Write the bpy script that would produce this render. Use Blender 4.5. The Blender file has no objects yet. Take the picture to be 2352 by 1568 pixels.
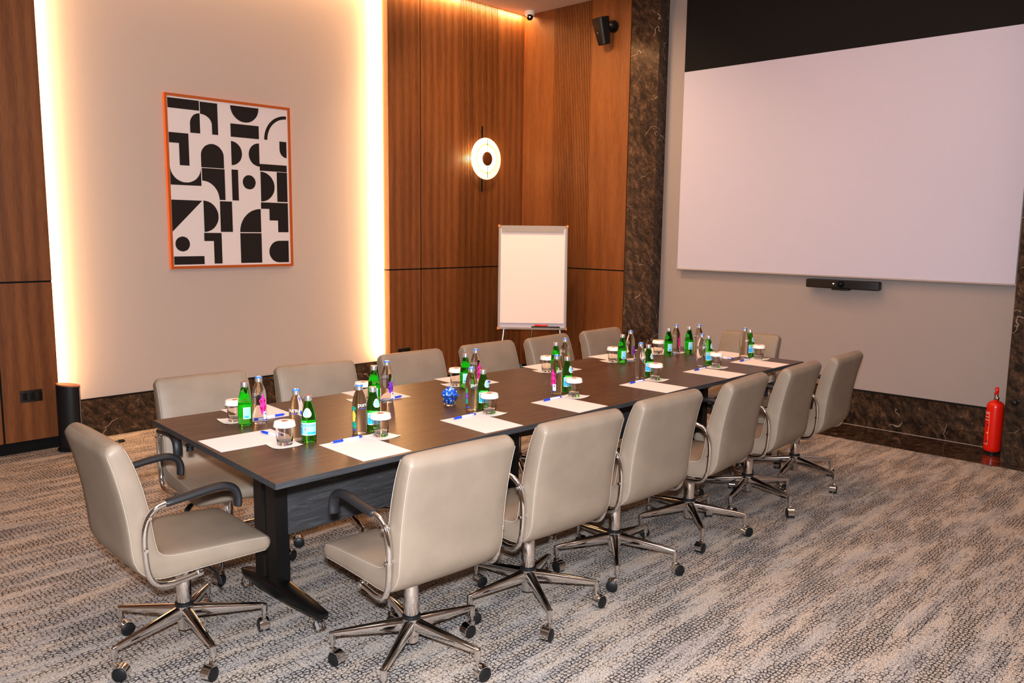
import bpy, math, random
from mathutils import Vector, Matrix
R = math.radians
PI = math.pi
scene = bpy.context.scene
COL = scene.collection

# ------------------------------------------------------------------ materials
def srgb(r, g, b):
    f = lambda c: (c / 255 / 12.92) if c / 255 <= 0.04045 else ((c / 255 + 0.055) / 1.055) ** 2.4
    return (f(r), f(g), f(b), 1)

class NT:
    def __init__(s, name):
        s.m = bpy.data.materials.new(name); s.m.use_nodes = True
        s.t = s.m.node_tree; s.n = s.t.nodes; s.l = s.t.links
        s.b = s.n['Principled BSDF']
    def add(s, typ, **kw):
        n = s.n.new(typ)
        for k, v in kw.items():
            if k.startswith('i_'):
                n.inputs[k[2:].replace('_', ' ')].default_value = v
            else:
                setattr(n, k, v)
        return n
    def link(s, a, b): s.l.new(a, b)
    def coord(s, scale=(1, 1, 1), rot=(0, 0, 0), kind='Object'):
        tc = s.add('ShaderNodeTexCoord'); mp = s.add('ShaderNodeMapping')
        mp.inputs['Scale'].default_value = scale; mp.inputs['Rotation'].default_value = rot
        s.link(tc.outputs[kind], mp.inputs['Vector']); return mp.outputs['Vector']
    def noise(s, vec, scale, detail=4, rough=.5, dist=0):
        n = s.add('ShaderNodeTexNoise'); n.inputs['Scale'].default_value = scale
        n.inputs['Detail'].default_value = detail; n.inputs['Roughness'].default_value = rough
        n.inputs['Distortion'].default_value = dist
        s.link(vec, n.inputs['Vector']); return n.outputs['Fac']
    def ramp(s, fac, stops):
        n = s.add('ShaderNodeValToRGB'); e = n.color_ramp.elements
        while len(e) < len(stops): e.new(.5)
        for i, (p, c) in enumerate(stops):
            e[i].position = p; e[i].color = c if len(c) == 4 else (*c, 1)
        s.link(fac, n.inputs['Fac']); return n.outputs['Color']
    def mix(s, fac, a, b, mode='MIX'):
        n = s.add('ShaderNodeMix', data_type='RGBA', blend_type=mode)
        if isinstance(fac, (int, float)): n.inputs[0].default_value = fac
        else: s.link(fac, n.inputs[0])
        for v, i in ((a, 6), (b, 7)):
            if isinstance(v, tuple): n.inputs[i].default_value = v
            else: s.link(v, n.inputs[i])
        return n.outputs[2]
    def math(s, op, a, b=0.0, clamp=False):
        n = s.add('ShaderNodeMath', operation=op, use_clamp=clamp)
        for v, i in ((a, 0), (b, 1)):
            if isinstance(v, (int, float)): n.inputs[i].default_value = v
            else: s.link(v, n.inputs[i])
        return n.outputs[0]
    def bump(s, h, strength=.2, dist=.01):
        n = s.add('ShaderNodeBump'); n.inputs['Strength'].default_value = strength; n.inputs['Distance'].default_value = dist
        s.link(h, n.inputs['Height']); s.link(n.outputs['Normal'], s.b.inputs['Normal'])
    def base(s, c):
        if isinstance(c, tuple): s.b.inputs['Base Color'].default_value = c
        else: s.link(c, s.b.inputs['Base Color'])
    def set(s, **kw):
        for k, v in kw.items(): s.b.inputs[k.replace('_', ' ')].default_value = v
        return s

def plain(name, col, rough=.5, metal=0, **kw):
    m = NT(name); m.base(col); m.set(Roughness=rough, Metallic=metal, **kw)
    v = m.coord((1, 1, 1)); n = m.noise(v, 60, 2)
    m.bump(n, .03, .001)
    return m.m

def emis(name, col, strength):
    m = NT(name); m.base(col); m.b.inputs['Emission Color'].default_value = col
    m.b.inputs['Emission Strength'].default_value = strength
    return m.m

M = {}
def mk_leather():
    m = NT('taupe_leather'); v = m.coord()
    n = m.noise(v, 9, 3); c = m.ramp(n, [(.3, srgb(135, 121, 107)), (.7, srgb(145, 130, 115))])
    m.base(c); m.set(Roughness=.52)
    vo = m.add('ShaderNodeTexVoronoi'); vo.inputs['Scale'].default_value = 420; m.link(v, vo.inputs['Vector'])
    m.bump(vo.outputs['Distance'], .16, .0008); return m.m
M['leather'] = mk_leather()
M['stitch'] = plain('stitch_thread', srgb(176, 165, 152), .7)
M['chrome'] = plain('polished_chrome', (.78, .76, .74, 1), .07, 1)
M['steel'] = plain('brushed_steel', (.55, .55, .55, 1), .3, 1)
M['black'] = plain('black_plastic', srgb(26, 27, 29), .42)
M['armpad'] = plain('black_arm_rubber', srgb(38, 38, 41), .5)
M['blackmetal'] = plain('black_powder_metal', srgb(20, 19, 19), .32)
M['gap'] = plain('dark_gap', srgb(10, 9, 9), .9)

def mk_tabletop():
    m = NT('dark_laminate'); v = m.coord((1.2, 14, 14))
    n = m.noise(v, 3.5, 6, .6, .6)
    v2 = m.coord((1, 1, 1)); n2 = m.noise(v2, 260, 2)
    c = m.ramp(n, [(.3, srgb(66, 49, 38)), (.55, srgb(87, 64, 49)), (.75, srgb(104, 78, 60))])
    m.base(c); m.set(Roughness=.38)
    m.bump(m.math('ADD', n, m.math('MULTIPLY', n2, .5)), .12, .001); return m.m
M['top'] = mk_tabletop()
def mk_edge():
    m = NT('grey_laminate_edge'); v = m.coord((2, 30, 30)); n = m.noise(v, 4, 5, .6, .4)
    m.base(m.ramp(n, [(.3, srgb(50, 51, 54)), (.7, srgb(74, 75, 78))])); m.set(Roughness=.5); return m.m
M['edge'] = mk_edge()
def mk_panel():
    m = NT('charcoal_oak_panel'); n = m.noise(m.coord((2.2, 8, 26)), 3.0, 8, .65, .9); n2 = m.noise(m.coord((.9, 4, 5)), 2.4, 3, .5, 1.5)
    w = m.math('ABSOLUTE', m.math('SUBTRACT', m.math('FRACT', m.math('MULTIPLY', n2, 13)), .5))
    f = m.math('ADD', n, m.math('MULTIPLY', m.math('SUBTRACT', .10, w, True), 1.4))
    m.base(m.ramp(f, [(.35, srgb(46, 46, 48)), (.6, srgb(64, 64, 66)), (.85, srgb(96, 96, 98))])); m.set(Roughness=.5); return m.m
M['panel'] = mk_panel()

def mk_wood(name='walnut_veneer', k=.90):
    m = NT(name)
    v = m.coord((6, 6, .5)); n = m.noise(v, 2.2, 7, .6, .7)
    v2 = m.coord((60, 60, 3.2)); n2 = m.noise(v2, 3, 4, .6, .2)
    v3 = m.coord((150, 150, 14)); n3 = m.noise(v3, 1, 2, .5)
    w = m.add('ShaderNodeTexWave', wave_type='RINGS', rings_direction='Y'); w.inputs['Scale'].default_value = 2.2
    w.inputs['Distortion'].default_value = 4; w.inputs['Detail'].default_value = 3; w.inputs['Detail Scale'].default_value = 1.3
    m.link(m.coord((1.6, 1.6, .16)), w.inputs['Vector'])
    f = m.math('ADD', m.math('ADD', m.math('MULTIPLY', n, .40), m.math('MULTIPLY', n2, .36)), m.math('ADD', m.math('MULTIPLY', w.outputs['Fac'], .13), m.math('MULTIPLY', n3, .12)))
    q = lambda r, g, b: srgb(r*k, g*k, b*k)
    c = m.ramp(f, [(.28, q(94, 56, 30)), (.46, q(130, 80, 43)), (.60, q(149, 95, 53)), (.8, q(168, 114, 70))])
    m.base(c); m.set(Roughness=.42); m.bump(f, .1, .002); return m.m
M['woodshade'] = mk_wood('walnut_groove_shade', .32)  # darkened veneer copy, paints shade into the flute grooves
M['wood'] = mk_wood()

def mk_marble():
    m = NT('brown_marble')
    def streak(rot, sc):
        mp = m.add('ShaderNodeMapping'); m.link(m.coord((1, 1, 1), rot), mp.inputs['Vector']); mp.inputs['Scale'].default_value = sc; return mp.outputs['Vector']
    v = streak((R(38), R(35), 0), (1, 1, .22))
    n = m.noise(v, 24, 12, .78, .35)
    c = m.ramp(n, [(.32, srgb(24, 20, 18)), (.46, srgb(54, 44, 37)), (.57, srgb(90, 71, 56)), (.70, srgb(140, 110, 86))])
    n3 = m.noise(streak((R(30), R(40), 0), (1, 1, .4)), 2.6, 5, .6, 1.0)
    c = m.mix(m.math('MULTIPLY', m.math('SUBTRACT', n3, .44, True), 3.4, True), c, m.mix(.55, c, srgb(20, 18, 17)))
    vv = m.coord((1, 1, 1), (.2, .8, .3))
    nn = m.noise(vv, 1.9, 4, .5, .3); n5 = m.noise(vv, 14, 3)
    a = m.math('ABSOLUTE', m.math('SUBTRACT', m.math('ADD', nn, m.math('MULTIPLY', n5, .02)), .5))
    line = m.math('SUBTRACT', 1.0, m.math('MULTIPLY', a, 210), True)
    msk = m.math('MULTIPLY', line, m.math('MULTIPLY', m.math('SUBTRACT', m.noise(m.coord(), 6, 2), .5, True), 7, True), True)
    fl = m.math('MULTIPLY', m.math('SUBTRACT', m.noise(v, 60, 4, .6), .66, True), 9, True)
    c = m.mix(m.math('MULTIPLY', fl, .7), c, srgb(176, 134, 98))
    m.base(m.mix(m.math('MULTIPLY', msk, .8), c, srgb(196, 176, 156))); m.set(Roughness=.11); return m.m
M['marble'] = mk_marble()

def mk_cover(name, a, b, sc=700):
    m = NT(name); v = m.coord(); n = m.noise(v, sc, 2, .7); n1 = m.noise(v, 1.3, 3)
    m.base(m.ramp(n, [(.3, a), (.7, b)])); m.set(Roughness=.85); m.bump(n, .08, .001); return m.m
M['fabricwall'] = mk_cover('beige_fabric_wallcovering', srgb(178, 167, 161), srgb(192, 181, 174))
M['greywall'] = mk_cover('greige_fabric_wallcovering', srgb(154, 145, 142), srgb(168, 158, 154))
M['ceil'] = mk_cover('ceiling_paint', srgb(205, 192, 182), srgb(212, 200, 190))
M['screen'] = mk_cover('matte_screen', srgb(190, 187, 203), srgb(200, 197, 213))
M['screenblack'] = mk_cover('black_drop_cloth', srgb(12, 11, 12), srgb(18, 17, 18))
M['paper'] = plain('white_paper', srgb(232, 222, 220), .8)
M['paperlid'] = plain('white_card', srgb(240, 234, 228), .7)
M['lidprint'] = plain('orange_brown_print', srgb(176, 112, 78), .7)

def mk_carpet():
    m = NT('cell_pattern_carpet')
    # soft streaks along the long direction of the room
    s1 = m.noise(m.coord((.8, 5.5, 1)), 1.7, 6, .68, .1)
    s2 = m.noise(m.coord((2.4, 16, 1)), 2.4, 5, .7, .1)
    base = m.ramp(s1, [(.32, srgb(148, 148, 153)), (.46, srgb(182, 178, 176)), (.56, srgb(192, 180, 168)), (.7, srgb(156, 155, 158))])
    base = m.mix(m.math('MULTIPLY', s2, .5), base, srgb(186, 180, 174))
    # small yarn mottling
    y = m.noise(m.coord((1, 1.6, 1)), 120, 5, .85)
    base = m.mix(.75, base, m.ramp(y, [(.38, srgb(70, 68, 72)), (.5, srgb(180, 176, 172)), (.62, srgb(244, 240, 234))]), 'OVERLAY')
    # dark honeycomb outlines, only in patches
    wob = m.add('ShaderNodeTexNoise'); wob.inputs['Scale'].default_value = 55; wob.inputs['Detail'].default_value = 2
    cv = m.coord((1, 1.25, 1)); m.link(cv, wob.inputs['Vector'])
    vm = m.add('ShaderNodeVectorMath', operation='MULTIPLY_ADD')
    m.link(wob.outputs['Color'], vm.inputs[0]); vm.inputs[1].default_value = (.009, .009, 0); m.link(cv, vm.inputs[2])
    vo = m.add('ShaderNodeTexVoronoi', feature='DISTANCE_TO_EDGE', voronoi_dimensions='2D'); vo.inputs['Scale'].default_value = 50; vo.inputs['Randomness'].default_value = .62
    m.link(vm.outputs[0], vo.inputs['Vector'])
    p = m.noise(m.coord((.85, 4.6, 1)), 2.5, 6, .66, .1)
    p2 = m.noise(m.coord((1, 1.4, 1)), 34, 3, .7)
    p3 = m.noise(m.coord((.7, 1.6, 1)), 5, 2, .5)
    pm = m.math('MULTIPLY', m.math('SUBTRACT', m.math('ADD', m.math('ADD', p, m.math('MULTIPLY', p2, .52)), m.math('MULTIPLY', p3, .25)), .765), 5.0, True)
    thr = m.math('MULTIPLY', pm, .185)
    line = m.math('MULTIPLY', m.math('SUBTRACT', thr, vo.outputs['Distance']), 20, True)
    brk = m.noise(m.coord((1, 1.6, 1)), 88, 3, .7)
    line = m.math('MULTIPLY', line, m.math('MULTIPLY', m.math('SUBTRACT', brk, .34, True), 6, True), True)
    base = m.mix(m.math('MULTIPLY', pm, .12), base, srgb(120, 118, 122))
    col = m.mix(m.math('MULTIPLY', line, .95), base, srgb(38, 36, 40))
    m.base(col); m.set(Roughness=.95); m.b.inputs['Specular IOR Level'].default_value = .1
    m.bump(m.math('SUBTRACT', y, line), .35, .004); return m.m
M['carpet'] = mk_carpet()

def glassmat(name, col, rough=0, ior=1.45):
    m = NT(name); m.base(col); m.set(Roughness=rough, IOR=ior); m.b.inputs['Transmission Weight'].default_value = 1
    return m.m
M['green'] = glassmat('green_glass', (.13, .78, .12, 1), 0, 1.30)
M['clear'] = glassmat('clear_glass_water', (.98, .985, .98, 1), 0, 1.16)
M['tumbler'] = glassmat('clear_tumbler_glass', (.98, .99, .99, 1), 0, 1.45)
M['lab_blue'] = plain('pale_blue_label', srgb(150, 214, 232), .5)
M['lab_cyan'] = plain('cyan_label', srgb(40, 170, 226), .5)
M['white'] = plain('white_print', srgb(240, 240, 238), .5)
M['navy'] = plain('navy_print', srgb(24, 44, 92), .5)
M['blueprint'] = plain('blue_print', srgb(50, 90, 190), .5)
M['redstar'] = plain('red_print', srgb(222, 50, 44), .5)
M['limegreen'] = plain('bright_green_print', srgb(52, 190, 66), .5)
M['pink'] = plain('pink_label', srgb(240, 60, 160), .5)
M['purple'] = plain('purple_label', srgb(132, 60, 200), .5)
M['yellow'] = plain('yellow_label', srgb(238, 208, 90), .5)
M['teal'] = plain('teal_label', srgb(30, 156, 136), .5)
M['orange'] = plain('orange_label', srgb(240, 130, 50), .5)
M['silver'] = plain('silver_cap', (.74, .74, .76, 1), .28, .85)
M['capred'] = plain('red_brown_cap_top', srgb(176, 72, 58), .5)
M['capblue'] = plain('blue_cap_top', srgb(60, 128, 214), .45)
M['penblue'] = plain('blue_pen_grip', srgb(22, 70, 205), .35)
M['penwhite'] = plain('white_pen_barrel', srgb(228, 232, 244), .35)
M['candy'] = plain('blue_foil_wrapper', srgb(20, 92, 200), .28, .25)
M['candyw'] = plain('pale_foil_print', srgb(170, 205, 240), .35)
M['frame'] = plain('orange_wood_frame', srgb(178, 92, 36), .5)
M['artblack'] = plain('black_art_print', srgb(28, 22, 22), .75)
M['artwhite'] = plain('off_white_art_paper', srgb(222, 216, 216), .8)
M['red'] = plain('red_enamel', srgb(222, 40, 22), .28)
M['bronze'] = plain('copper_top', srgb(170, 108, 78), .45)
M['copper'] = plain('brown_boss', srgb(96, 52, 22), .4)
M['greyclamp'] = plain('grey_anodised', srgb(150, 142, 136), .45)
M['lens'] = plain('dark_lens', srgb(16, 24, 34), .05)
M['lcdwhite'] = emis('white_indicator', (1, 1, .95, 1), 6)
M['led'] = emis('warm_led', (1.0, .60, .26, 1), 30)
M['sconce_in'] = emis('sconce_inner_glow', (1.0, .82, .55, 1), 2.6)
M['sconce_out'] = emis('sconce_outer_glow', (1.0, .86, .62, 1), .85)
M['sconce_mid'] = emis('sconce_alabaster', (1.0, .74, .44, 1), .42)

# ------------------------------------------------------------------ mesh builder
def rrect(w, h, r, n=4):
    pts = []
    for cx, cy, a0 in ((w/2-r, h/2-r, 0), (-w/2+r, h/2-r, 90), (-w/2+r, -h/2+r, 180), (w/2-r, -h/2+r, 270)):
        for i in range(n+1):
            a = R(a0 + 90*i/n); pts.append((cx + r*math.cos(a), cy + r*math.sin(a)))
    return pts

class MB:
    def __init__(s): s.v = []; s.f = []; s.m = []; s.mi = 0
    def add(s, vs, fs, mi=None):
        o = len(s.v); s.v += [tuple(x) for x in vs]
        for f in fs: s.f.append([o+i for i in f]); s.m.append(s.mi if mi is None else mi)
        return s
    def box(s, a, b, mi=None):
        (x0, y0, z0), (x1, y1, z1) = a, b
        vs = [(x0,y0,z0),(x1,y0,z0),(x1,y1,z0),(x0,y1,z0),(x0,y0,z1),(x1,y0,z1),(x1,y1,z1),(x0,y1,z1)]
        return s.add(vs, [(0,3,2,1),(4,5,6,7),(0,1,5,4),(1,2,6,5),(2,3,7,6),(3,0,4,7)], mi)
    def bbox(s, a, b, r=.003, mi=None):
        # bevelled box: rounded plan, chamfered top and bottom
        (x0, y0, z0), (x1, y1, z1) = a, b
        cx, cy = (x0+x1)/2, (y0+y1)/2; w, h = x1-x0, y1-y0; secs = []
        for z, i in ((z0, r), (z0+r, 0), (z1-r, 0), (z1, r)):
            secs.append([(cx+x, cy+y, z) for x, y in rrect(w-2*i, h-2*i, max(r*.6, .0004), 2)])
        return s.loft(secs, True, True, mi)
    def loft(s, secs, cap0=True, cap1=True, mi=None, closed=False):
        n = len(secs[0]); vs = [p for q in secs for p in q]; fs = []
        k = len(secs)
        for i in range(k if closed else k-1):
            for j in range(n):
                a, b = i*n+j, i*n+(j+1) % n; c, d = ((i+1) % k)*n+(j+1) % n, ((i+1) % k)*n+j
                fs.append((a, b, c, d))
        if not closed:
            if cap0: fs.append(tuple(reversed(range(n))))
            if cap1: fs.append(tuple(range((k-1)*n, k*n)))
        return s.add(vs, fs, mi)
    def prism(s, poly, z0, z1, mi=None, f=None):
        # poly: (x,y) ccw, extruded along z, f maps (x,y,z) to a point
        f = f or (lambda x, y, z: (x, y, z))
        return s.loft([[f(x, y, z0) for x, y in poly], [f(x, y, z1) for x, y in poly]], True, True, mi)
    def lathe(s, prof, n=32, c=(0, 0, 0), mi=None, cap0=True, cap1=True):
        secs = [[(c[0]+r*math.cos(2*PI*j/n), c[1]+r*math.sin(2*PI*j/n), c[2]+z) for j in range(n)] for r, z in prof]
        return s.loft(secs, cap0, cap1, mi)
    def tube(s, path, r, n=10, mi=None, sx=1, sy=1, up=(0, 0, 1), closed=False):
        P = [Vector(p) for p in path]; k = len(P); secs = []; prev = None
        for i in range(k):
            if closed: t = P[(i+1) % k]-P[i-1]
            else: t = P[min(i+1, k-1)]-P[max(i-1, 0)]
            t.normalize()
            if prev is None:
                u = Vector(up)
                if abs(u.dot(t)) > .95: u = Vector((1, 0, 0)) if abs(t.x) < .9 else Vector((0, 1, 0))
                a = (u - t*u.dot(t)).normalized()
            else:
                a = (prev - t*prev.dot(t)).normalized()
            prev = a; b = t.cross(a)
            rr = r[i] if isinstance(r, (list, tuple)) else r
            secs.append([tuple(P[i] + a*rr*sy*math.cos(2*PI*j/n) + b*rr*sx*math.sin(2*PI*j/n)) for j in range(n)])
        return s.loft(secs, True, True, mi, closed)
    def cyl(s, a, b, r, n=20, mi=None, r2=None):
        return s.tube([a, b], [r, r if r2 is None else r2], n, mi)
    def ball(s, c, r, n=16, mi=None, sz=1):
        prof = [(max(r*math.sin(PI*i/10), r*.01), -r*sz*math.cos(PI*i/10)) for i in range(11)]
        return s.lathe(prof, n, c, mi)
    def xf(s, fn, start=0):
        s.v[start:] = [tuple(fn(*p)) for p in s.v[start:]]; return s
    def build(s, name, mats, parent=None, angle=35, loc=(0, 0, 0), rot=(0, 0, 0)):
        me = bpy.data.meshes.new(name); me.from_pydata(s.v, [], s.f)
        for m in (mats if isinstance(mats, (list, tuple)) else [mats]): me.materials.append(M[m])
        me.polygons.foreach_set('material_index', s.m)
        me.polygons.foreach_set('use_smooth', [True]*len(s.f)); me.update()
        import bmesh
        bm = bmesh.new(); bm.from_mesh(me); bmesh.ops.recalc_face_normals(bm, faces=bm.faces); bm.to_mesh(me); bm.free()
        me.set_sharp_from_angle(angle=R(angle))
        o = bpy.data.objects.new(name, me); COL.objects.link(o); o.location = loc; o.rotation_euler = rot
        if parent: o.parent = parent
        return o

def smooth_path(pts, k=4):
    P = [Vector(p) for p in pts]; out = []
    for i in range(len(P)-1):
        p0, p1, p2, p3 = P[max(i-1, 0)], P[i], P[i+1], P[min(i+2, len(P)-1)]
        for j in range(k):
            t = j/k
            out.append(.5*((2*p1)+(-p0+p2)*t+(2*p0-5*p1+4*p2-p3)*t*t+(-p0+3*p1-3*p2+p3)*t**3))
    out.append(P[-1]); return out

def tag(o, label=None, cat=None, group=None, kind=None):
    if label: o['label'] = label
    if cat: o['category'] = cat
    if group: o['group'] = group
    if kind: o['kind'] = kind
    return o
def empty(name, loc, rz=0):
    o = bpy.data.objects.new(name, None); o.empty_display_size = .05; COL.objects.link(o)
    o.location = loc; o.rotation_euler = (0, 0, rz); return o
def kids(o): return [c for c in bpy.data.objects if c.parent == o]
def tree(o): return [(c, tree(c)) for c in kids(o)]
def copy_tree(o, t=None, parent=None):
    c = o.copy(); COL.objects.link(c)
    if parent: c.parent = parent
    for ch, sub in (t if t is not None else []): copy_tree(ch, sub, c)
    return c
def struct(o, cat=None, label=None):
    o['kind'] = 'structure'
    if cat: o['category'] = cat
    if label: o['label'] = label
    return o

def text_mesh(body, size, space=1.0):
    cu = bpy.data.curves.new('lettering', 'FONT'); cu.body = body; cu.size = size; cu.space_character = space
    cu.align_x = 'CENTER'; cu.resolution_u = 3
    ob = bpy.data.objects.new('lettering', cu); COL.objects.link(ob)
    bpy.context.view_layer.update()
    dg = bpy.context.evaluated_depsgraph_get(); me = bpy.data.meshes.new_from_object(ob.evaluated_get(dg))
    vs = [tuple(v.co) for v in me.vertices]; fs = [tuple(p.vertices) for p in me.polygons]
    bpy.data.objects.remove(ob); bpy.data.curves.remove(cu); bpy.data.meshes.remove(me)
    return vs, fs

# ------------------------------------------------------------------ room (metres, z up; picture wall faces -Y, screen wall faces -X)
YW, YR, XW, XS = 6.177, 6.306, 6.545, 6.692     # veneer plane, recess plane, veneer / marble plane, screen-wall plane
ZC, ZS, ZB = 3.772, 1.166, .296                 # ceiling, horizontal groove, marble skirting top
X0, Y0 = -2.6, -2.6

struct(MB().box((X0, Y0, -.05), (XS+.1, YR+.1, 0)).build('floor', 'carpet'), 'carpet', 'beige grey carpet with patches of dark honeycomb outlines')
struct(MB().box((X0, Y0, ZC), (XS+.1, YR+.1, ZC+.1)).build('ceiling', 'ceil'), 'ceiling', 'plain pale ceiling above the panelled corner')
struct(MB().box((X0, YR, 0), (XS+.1, YR+.12, ZC)).build('wall_left', 'fabricwall'), 'wall', 'beige fabric wall recess lit from both sides')
struct(MB().box((XS, Y0, 0), (XS+.12, YR, ZC)).build('wall_right', 'greywall'), 'wall', 'greige wall behind and below the projection screen')
struct(MB().box((X0-.1, Y0, 0), (X0, YR, ZC)).build('wall_rear', 'greywall'), 'wall')
struct(MB().box((X0, Y0-.1, 0), (XS, Y0, ZC)).build('wall_front', 'fabricwall'), 'wall')

struct(MB().box((XS-.0185, 1.414, .003), (XS-.015, 4.486, .0065)).build('trim_12', 'fabricwall'), 'sealant line')
# polished stone strip on the floor along the screen wall
struct(MB().box((6.18, Y0, 0), (XS, YW, .004)).build('trim_1', 'marble'), 'floor border', 'polished brown marble strip between carpet and screen wall')

def veneer(name, x0, x1, gx, fl=None):
    """veneer panelling on the plane y=YW; gx vertical grooves, groove at ZS, fl = fluted (x0,x1)"""
    b = MB(); g = .006
    cols = []; xs = [x0]+gx+[x1]
    for i in range(len(xs)-1):
        a = xs[i]+(g if i else 0); c = xs[i+1]-(g if i < len(xs)-2 else 0)
        for z0, z1 in ((.085, ZS-g), (ZS+g, ZC)):
            if fl and a < fl[0] < c:
                b.box((a, YW, z0), (fl[0], YR, z1)); b.box((fl[1], YW, z0), (c, YR, z1))
                n = 25; p = (fl[1]-fl[0])/n
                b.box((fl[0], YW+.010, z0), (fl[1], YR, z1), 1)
                for k in range(n):
                    b.box((fl[0]+p*(k+.25), YW, z0), (fl[0]+p*(k+.80), YW+.014, z1))
            else: b.box((a, YW, z0), (c, YR, z1))
    return b
struct(veneer('x', X0, 1.862, [-.9, .35, 1.511]).build('trim_2', 'wood'), 'wall panelling', 'brown veneer panelling left of the lit recess')
struct(veneer('x', 4.743, XS, [5.123], (5.623, 6.151)).build('trim_3', ['wood', 'woodshade']), 'wall panelling', 'orange brown veneer panelling with fluted band behind the sconce')
# black backing visible in the grooves + recessed black kick
def grooves(name, x0, x1, gx):
    b = MB()
    for x in gx: b.box((x-.0065, YW+.006, .085), (x+.0065, YW+.02, ZC))
    b.box((x0, YW+.006, ZS-.0065), (x1, YW+.02, ZS+.0065))
    b.box((x0, YW+.028, 0), (x1-.003, YW+.05, .085)); return b
struct(grooves('g', X0, 1.861, [-.9, .35, 1.511]).build('trim_4', 'gap'), 'groove')
struct(grooves('g', 4.744, XW, [5.123]).build('trim_5', 'gap'), 'groove')
# veneer on the screen-side wall, x = XW
b = MB(); g = .006
for z0, z1 in ((.085, ZS-g), (ZS+g, ZC)):
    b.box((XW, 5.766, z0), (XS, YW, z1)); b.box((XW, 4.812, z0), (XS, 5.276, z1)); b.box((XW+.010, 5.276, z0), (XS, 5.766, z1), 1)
    n = 23; p = .49/n
    for k in range(n): b.box((XW, 5.276+p*(k+.2), z0), (XW+.014, 5.276+p*(k+.76), z1))
struct(b.build('trim_6', ['wood', 'woodshade']), 'wall panelling', 'bright veneer panelling with fluted band right of the corner')
b = MB().box((XW+.006, 4.80, ZS-.0065), (XW+.02, YW, ZS+.0065)).box((XW+.012, 4.803, 0), (XS, 4.812, ZC)).box((XW+.02, 4.81, 0), (XW+.05, YW, .085))
struct(b.build('trim_7', 'gap'), 'groove')

# marble pilasters and skirtings
b = MB()
for z0, z1 in ((0, ZS+.01), (ZS+.012, 1.775), (1.777, ZC)): b.box((XW, 4.486, z0), (XS, 4.803, z1))
struct(b.build('trim_8', 'marble'), 'pilaster', 'dark brown marble pilaster left of the screen')
b = MB()
for z0, z1 in ((0, 1.2), (1.202, 2.4), (2.402, ZC)): b.box((6.35, .55, z0), (XS, 1.414, z1))
struct(b.build('trim_9', 'marble'), 'pilaster', 'black brown marble pilaster at the right behind the extinguisher')
b = MB().box((1.862, YR-.018, 0), (4.743, YR, ZB-.012)); struct(b.build('baseboard_left', 'marble'), 'skirting', 'dark marble skirting under the picture')
b = MB().box((XS-.016, 1.414, 0), (XS, 4.486, ZB-.008)); struct(b.build('baseboard_right', 'marble'), 'skirting', 'dark marble skirting under the projection screen')
b = MB().box((1.862, YR-.006, ZB-.012), (4.743, YR, ZB)).box((XS-.006, 1.414, ZB-.008), (XS, 4.486, ZB+.004)); struct(b.build('trim_10', 'gap'), 'shadow gap')
# chamfered bright corner line of the veneer corner
struct(MB().box((XW-.004, YW-.004, .085), (XW, YW, ZC)).build('trim_11', 'frame'), 'corner bead')

# ------------------------------------------------------------------ LED strips in the recess (in the slots behind the veneer edges)
def led(name, a, c, label):
    return tag(MB().box(a, c).build(name, 'led'), label, 'light strip')
led('led_strip', (1.835+.028, YR-.040, ZB+.02), (1.835+.036, YR-.006, ZC-.02), 'warm vertical light strip on the left edge of the recess')
led('led_strip', (4.735, YR-.040, ZB+.02), (4.743, YR-.004, ZC-.02), 'warm vertical light strip on the right edge of the recess')

def area(name, loc, rot, sx, sy, power, col, spread=180):
    l = bpy.data.lights.new(name, 'AREA'); l.shape = 'RECTANGLE'; l.size = sx; l.size_y = sy; l.energy = power; l.color = col
    l.spread = R(spread)
    o = bpy.data.objects.new(name, l); COL.objects.link(o); o.location = loc; o.rotation_euler = rot; return o
def strip(name, loc, d, along, length, width, power, col, spread=180):
    """area light: d = throw direction, along = direction of its long side"""
    o = area(name, loc, (0, 0, 0), length, width, power, col, spread)
    z = -Vector(d).normalized(); x = Vector(along); x = (x-z*x.dot(z)).normalized(); y = z.cross(x)
    o.matrix_world = Matrix(((x.x, y.x, z.x, loc[0]), (x.y, y.y, z.y, loc[1]), (x.z, y.z, z.z, loc[2]), (0, 0, 0, 1))); return o
WARM = (1.0, .56, .25)
strip('recess_wash', (1.885, YR-.055, 2.05), (1, .30, 0), (0, 0, 1), 3.4, .03, 18, WARM)
strip('recess_wash', (4.728, YR-.055, 2.05), (-1, .30, 0), (0, 0, 1), 3.4, .03, 32, WARM)
strip('recess_cove', (3.3, YR-.09, ZC-.012), (0, .25, -1), (1, 0, 0), 2.8, .05, 16, WARM)
strip('veneer_cove', (5.66, YW-.055, ZC-.012), (0, .25, -1), (1, 0, 0), 1.75, .04, 19, (1, .60, .28))
for dx in (-.125, .125):      # small lamps between the sconce ring and the wall
    l = bpy.data.lights.new('sconce_lamp', 'POINT'); l.energy = 2.4; l.color = (1, .72, .40); l.shadow_soft_size = .02
    o = bpy.data.objects.new('sconce_lamp', l); COL.objects.link(o); o.location = (5.91+dx, YW-.046, 2.257)
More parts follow.
